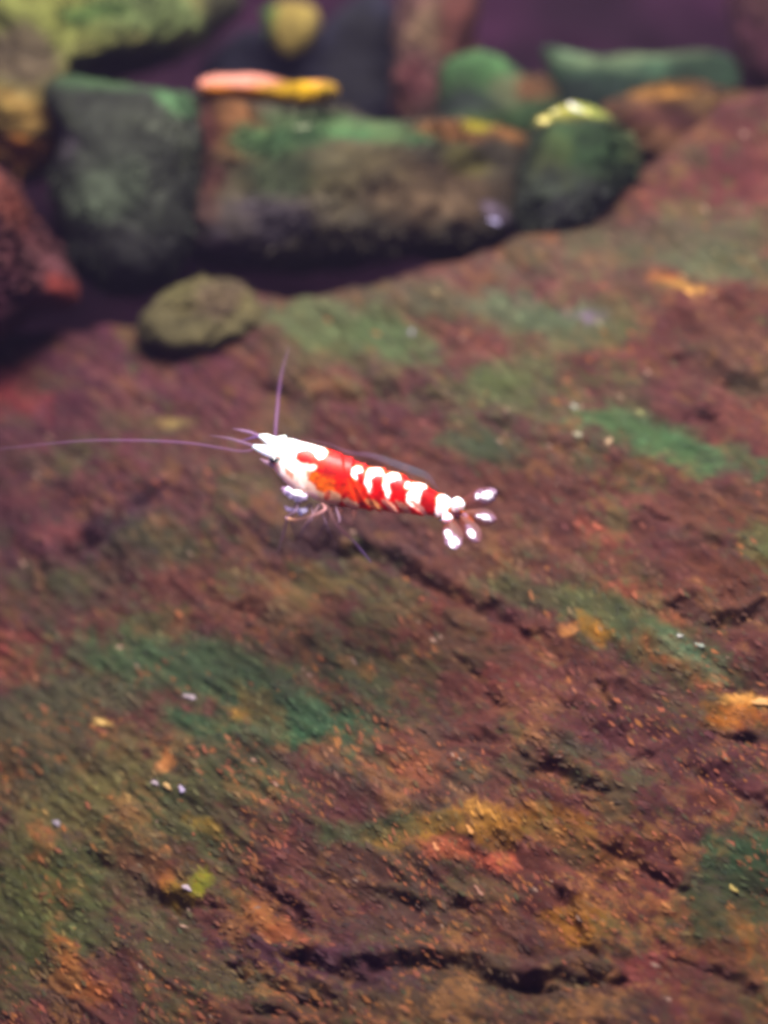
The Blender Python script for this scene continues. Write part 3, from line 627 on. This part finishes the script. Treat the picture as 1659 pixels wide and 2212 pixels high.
tube('walking_leg', [(430,530,.12),(380,600,.15),(360,680,.2),(390,760,.3)], [.016,.018,.018,.008], (150,116,124), [.3,.28,.25,.1])
for x, tx, ty, dz in [(400, 330, 700, -.05), (470, 455, 740, .05), (600, 640, 760, -.02), (500, 600, 780, .12), (560, 690, 690, .1)]:
    y0 = 520 if x < 450 else 562
    tube('walking_leg', [(x, y0, -.06+dz), ((x*2+tx)/3+14, (y0*1.3+ty)/2.3, -.16+dz), ((x+tx*2)/3-6, (y0+ty*1.6)/2.6, -.14+dz), (tx, ty, dz)], [.012,.014,.011,.004], (176,140,166), [.3,.3,.26,.08])
# swimming legs under the belly
for i, (x, y0, l) in enumerate([(575,572,50),(625,578,56),(700,586,66),(790,588,18),(880,598,14),(960,606,12)]):
    for s in (-1, 1):
        tube('swimmeret', [(x, y0-16, s*.07),(x+6, y0+l*.35, s*.09),(x+4-10*(i < 2), y0+l, s*.1)], [.02,.034,.010],
             [(226,150,130),(180,120,110),(150,110,90)] if i < 3 else [(236,120,100),(150,80,70)], [.5,.3,.08] if i < 3 else [.35,.15,.05], n=20, flat=.5)

# tail fan: four blades with white tips, and the middle plate
def blade(name, base, tip, wmax, y0, y1, spot, base_col, base_al, spot_col=W1, label=None):
    nu, nv = 46, 22
    a, b = np.array(base, float), np.array(tip, float); L = np.hypot(*(b-a)); t = (b-a)/L; nn = np.array([-t[1], t[0]])
    u = np.linspace(0, 1, nu); v = np.linspace(-1, 1, nv)
    w_ = wmax*(np.sin(PI*np.clip(u*.92+.06, 0, 1)**1.5))**.6*np.where(u < .05, .7, 1)
    UU, VV = np.meshgrid(u, v, indexing='ij')
    cx = a[0]+t[0]*L*UU+nn[0]*w_[:, None]*VV; cy = a[1]+t[1]*L*UU+nn[1]*w_[:, None]*VV
    yy = y0+(y1-y0)*UU+.02*(VV**2)
    X = (900+cx/1.3825-1530)/398.4; Z = (440-cy/1.3825)/398.4
    top = np.stack([X, yy-.010*(1-VV**2)-.001, Z], -1).reshape(-1, 3); bot = np.stack([X, yy+.010*(1-VV**2)+.001, Z], -1).reshape(-1, 3)
    cxx, cyy = cx.ravel(), cy.ravel()
    col = np.tile(salb(base_col), (len(cxx), 1)); al = np.full(len(cxx), base_al)
    ridge = np.exp(-(VV.ravel()/.12)**2)*(1-UU.ravel()); al = al+.3*ridge
    ob = ((1-UU.ravel())**1.5*.8)[:, None]; col = col*(1-ob)+salb((150,84,50))*ob
    for (sx, sy, rx, ry, ang) in spot:
        dx, dy = rot2(cxx-sx, cyy-sy, ang); r = np.sqrt((dx/rx)**2+(dy/ry)**2)+.5*fbm(cxx*.05+sx, cyy*.05, seed=7, octv=3)
        h = (1-sstep(1.1, 1.7, r))*.42; col = col*(1-h[:, None])+salb((206,176,226))*h[:, None]; al = al*(1-h)+h*.6
        g = 1-sstep(.66, 1.0, r); col = col*(1-g[:, None])+salb(spot_col)*g[:, None]; al = al*(1-g)+g*.97
    f = grid_faces(nu, nv); n0 = nu*nv
    return spart(name, np.vstack([top, bot]), np.vstack([f[:, ::-1], f+n0]), np.vstack([col, col]), np.r_[al, al], M_clear, label)
blade('tail_blade', (1265,582), (1492,498), 54, -.02, -.16, [(1436,518,42,28,-4),(1385,522,14,16,0)], (128,84,96), .32)
blade('tail_blade', (1300,612), (1490,652), 50, -.05, -.12, [(1428,639,34,18,18),(1394,630,16,8,8)], (124,78,86), .32)
blade('tail_blade', (1285,625), (1392,772), 48, -.14, -.30, [(1350,728,17,34,-32)], (124,74,84), .32)
blade('tail_blade', (1225,625), (1262,812), 56, -.14, -.34, [(1246,770,32,32,-10),(1220,730,17,28,-8)], (112,66,72), .34)
blade('tail_plate', (1235,600), (1365,668), 28, -.10, -.08, [(1270,600,50,20,25)], (180,96,66), .55, (240,130,30))
tube('tail_joint', [(1250,580,-.10),(1275,568,-.13),(1306,580,-.12)], [.05,.075,.035], W1, [1], n=20, nv=16, mat=M_shell)
tube('tail_joint', [(1215,625,-.12),(1218,645,-.14),(1222,668,-.12)], [.035,.060,.025], (255,226,240), [1], n=20, nv=16, mat=M_shell)

# ------------------------------------------------------------------ slightly milky violet water
hb = bpy.data.meshes.new('haze')
x0, x1, y0, y1, z0, z1 = -14, 14, -31.5, 12, -9, 10
v = [(x, y, z) for x in (x0, x1) for y in (y0, y1) for z in (z0, z1)]
hb.from_pydata(v, [], [(0,1,3,2),(4,6,7,5),(0,4,5,1),(2,3,7,6),(0,2,6,4),(1,5,7,3)]); hb.update()
ho = bpy.data.objects.new('haze', hb); C.objects.link(ho); ho['kind'] = 'stuff'
thing(ho, 'slightly milky violet aquarium water', 'water')
hm = bpy.data.materials.new('haze'); hm.use_nodes = True; hn = hm.node_tree
hn.nodes.remove(hn.nodes['Principled BSDF'])
pv = hn.nodes.new('ShaderNodeVolumePrincipled'); pv.inputs['Density'].default_value = 0.00035
pv.inputs['Color'].default_value = (0.58, 0.52, 0.95, 1)
hn.links.new(pv.outputs[0], hn.nodes['Material Output'].inputs['Volume']); hb.materials.append(hm)
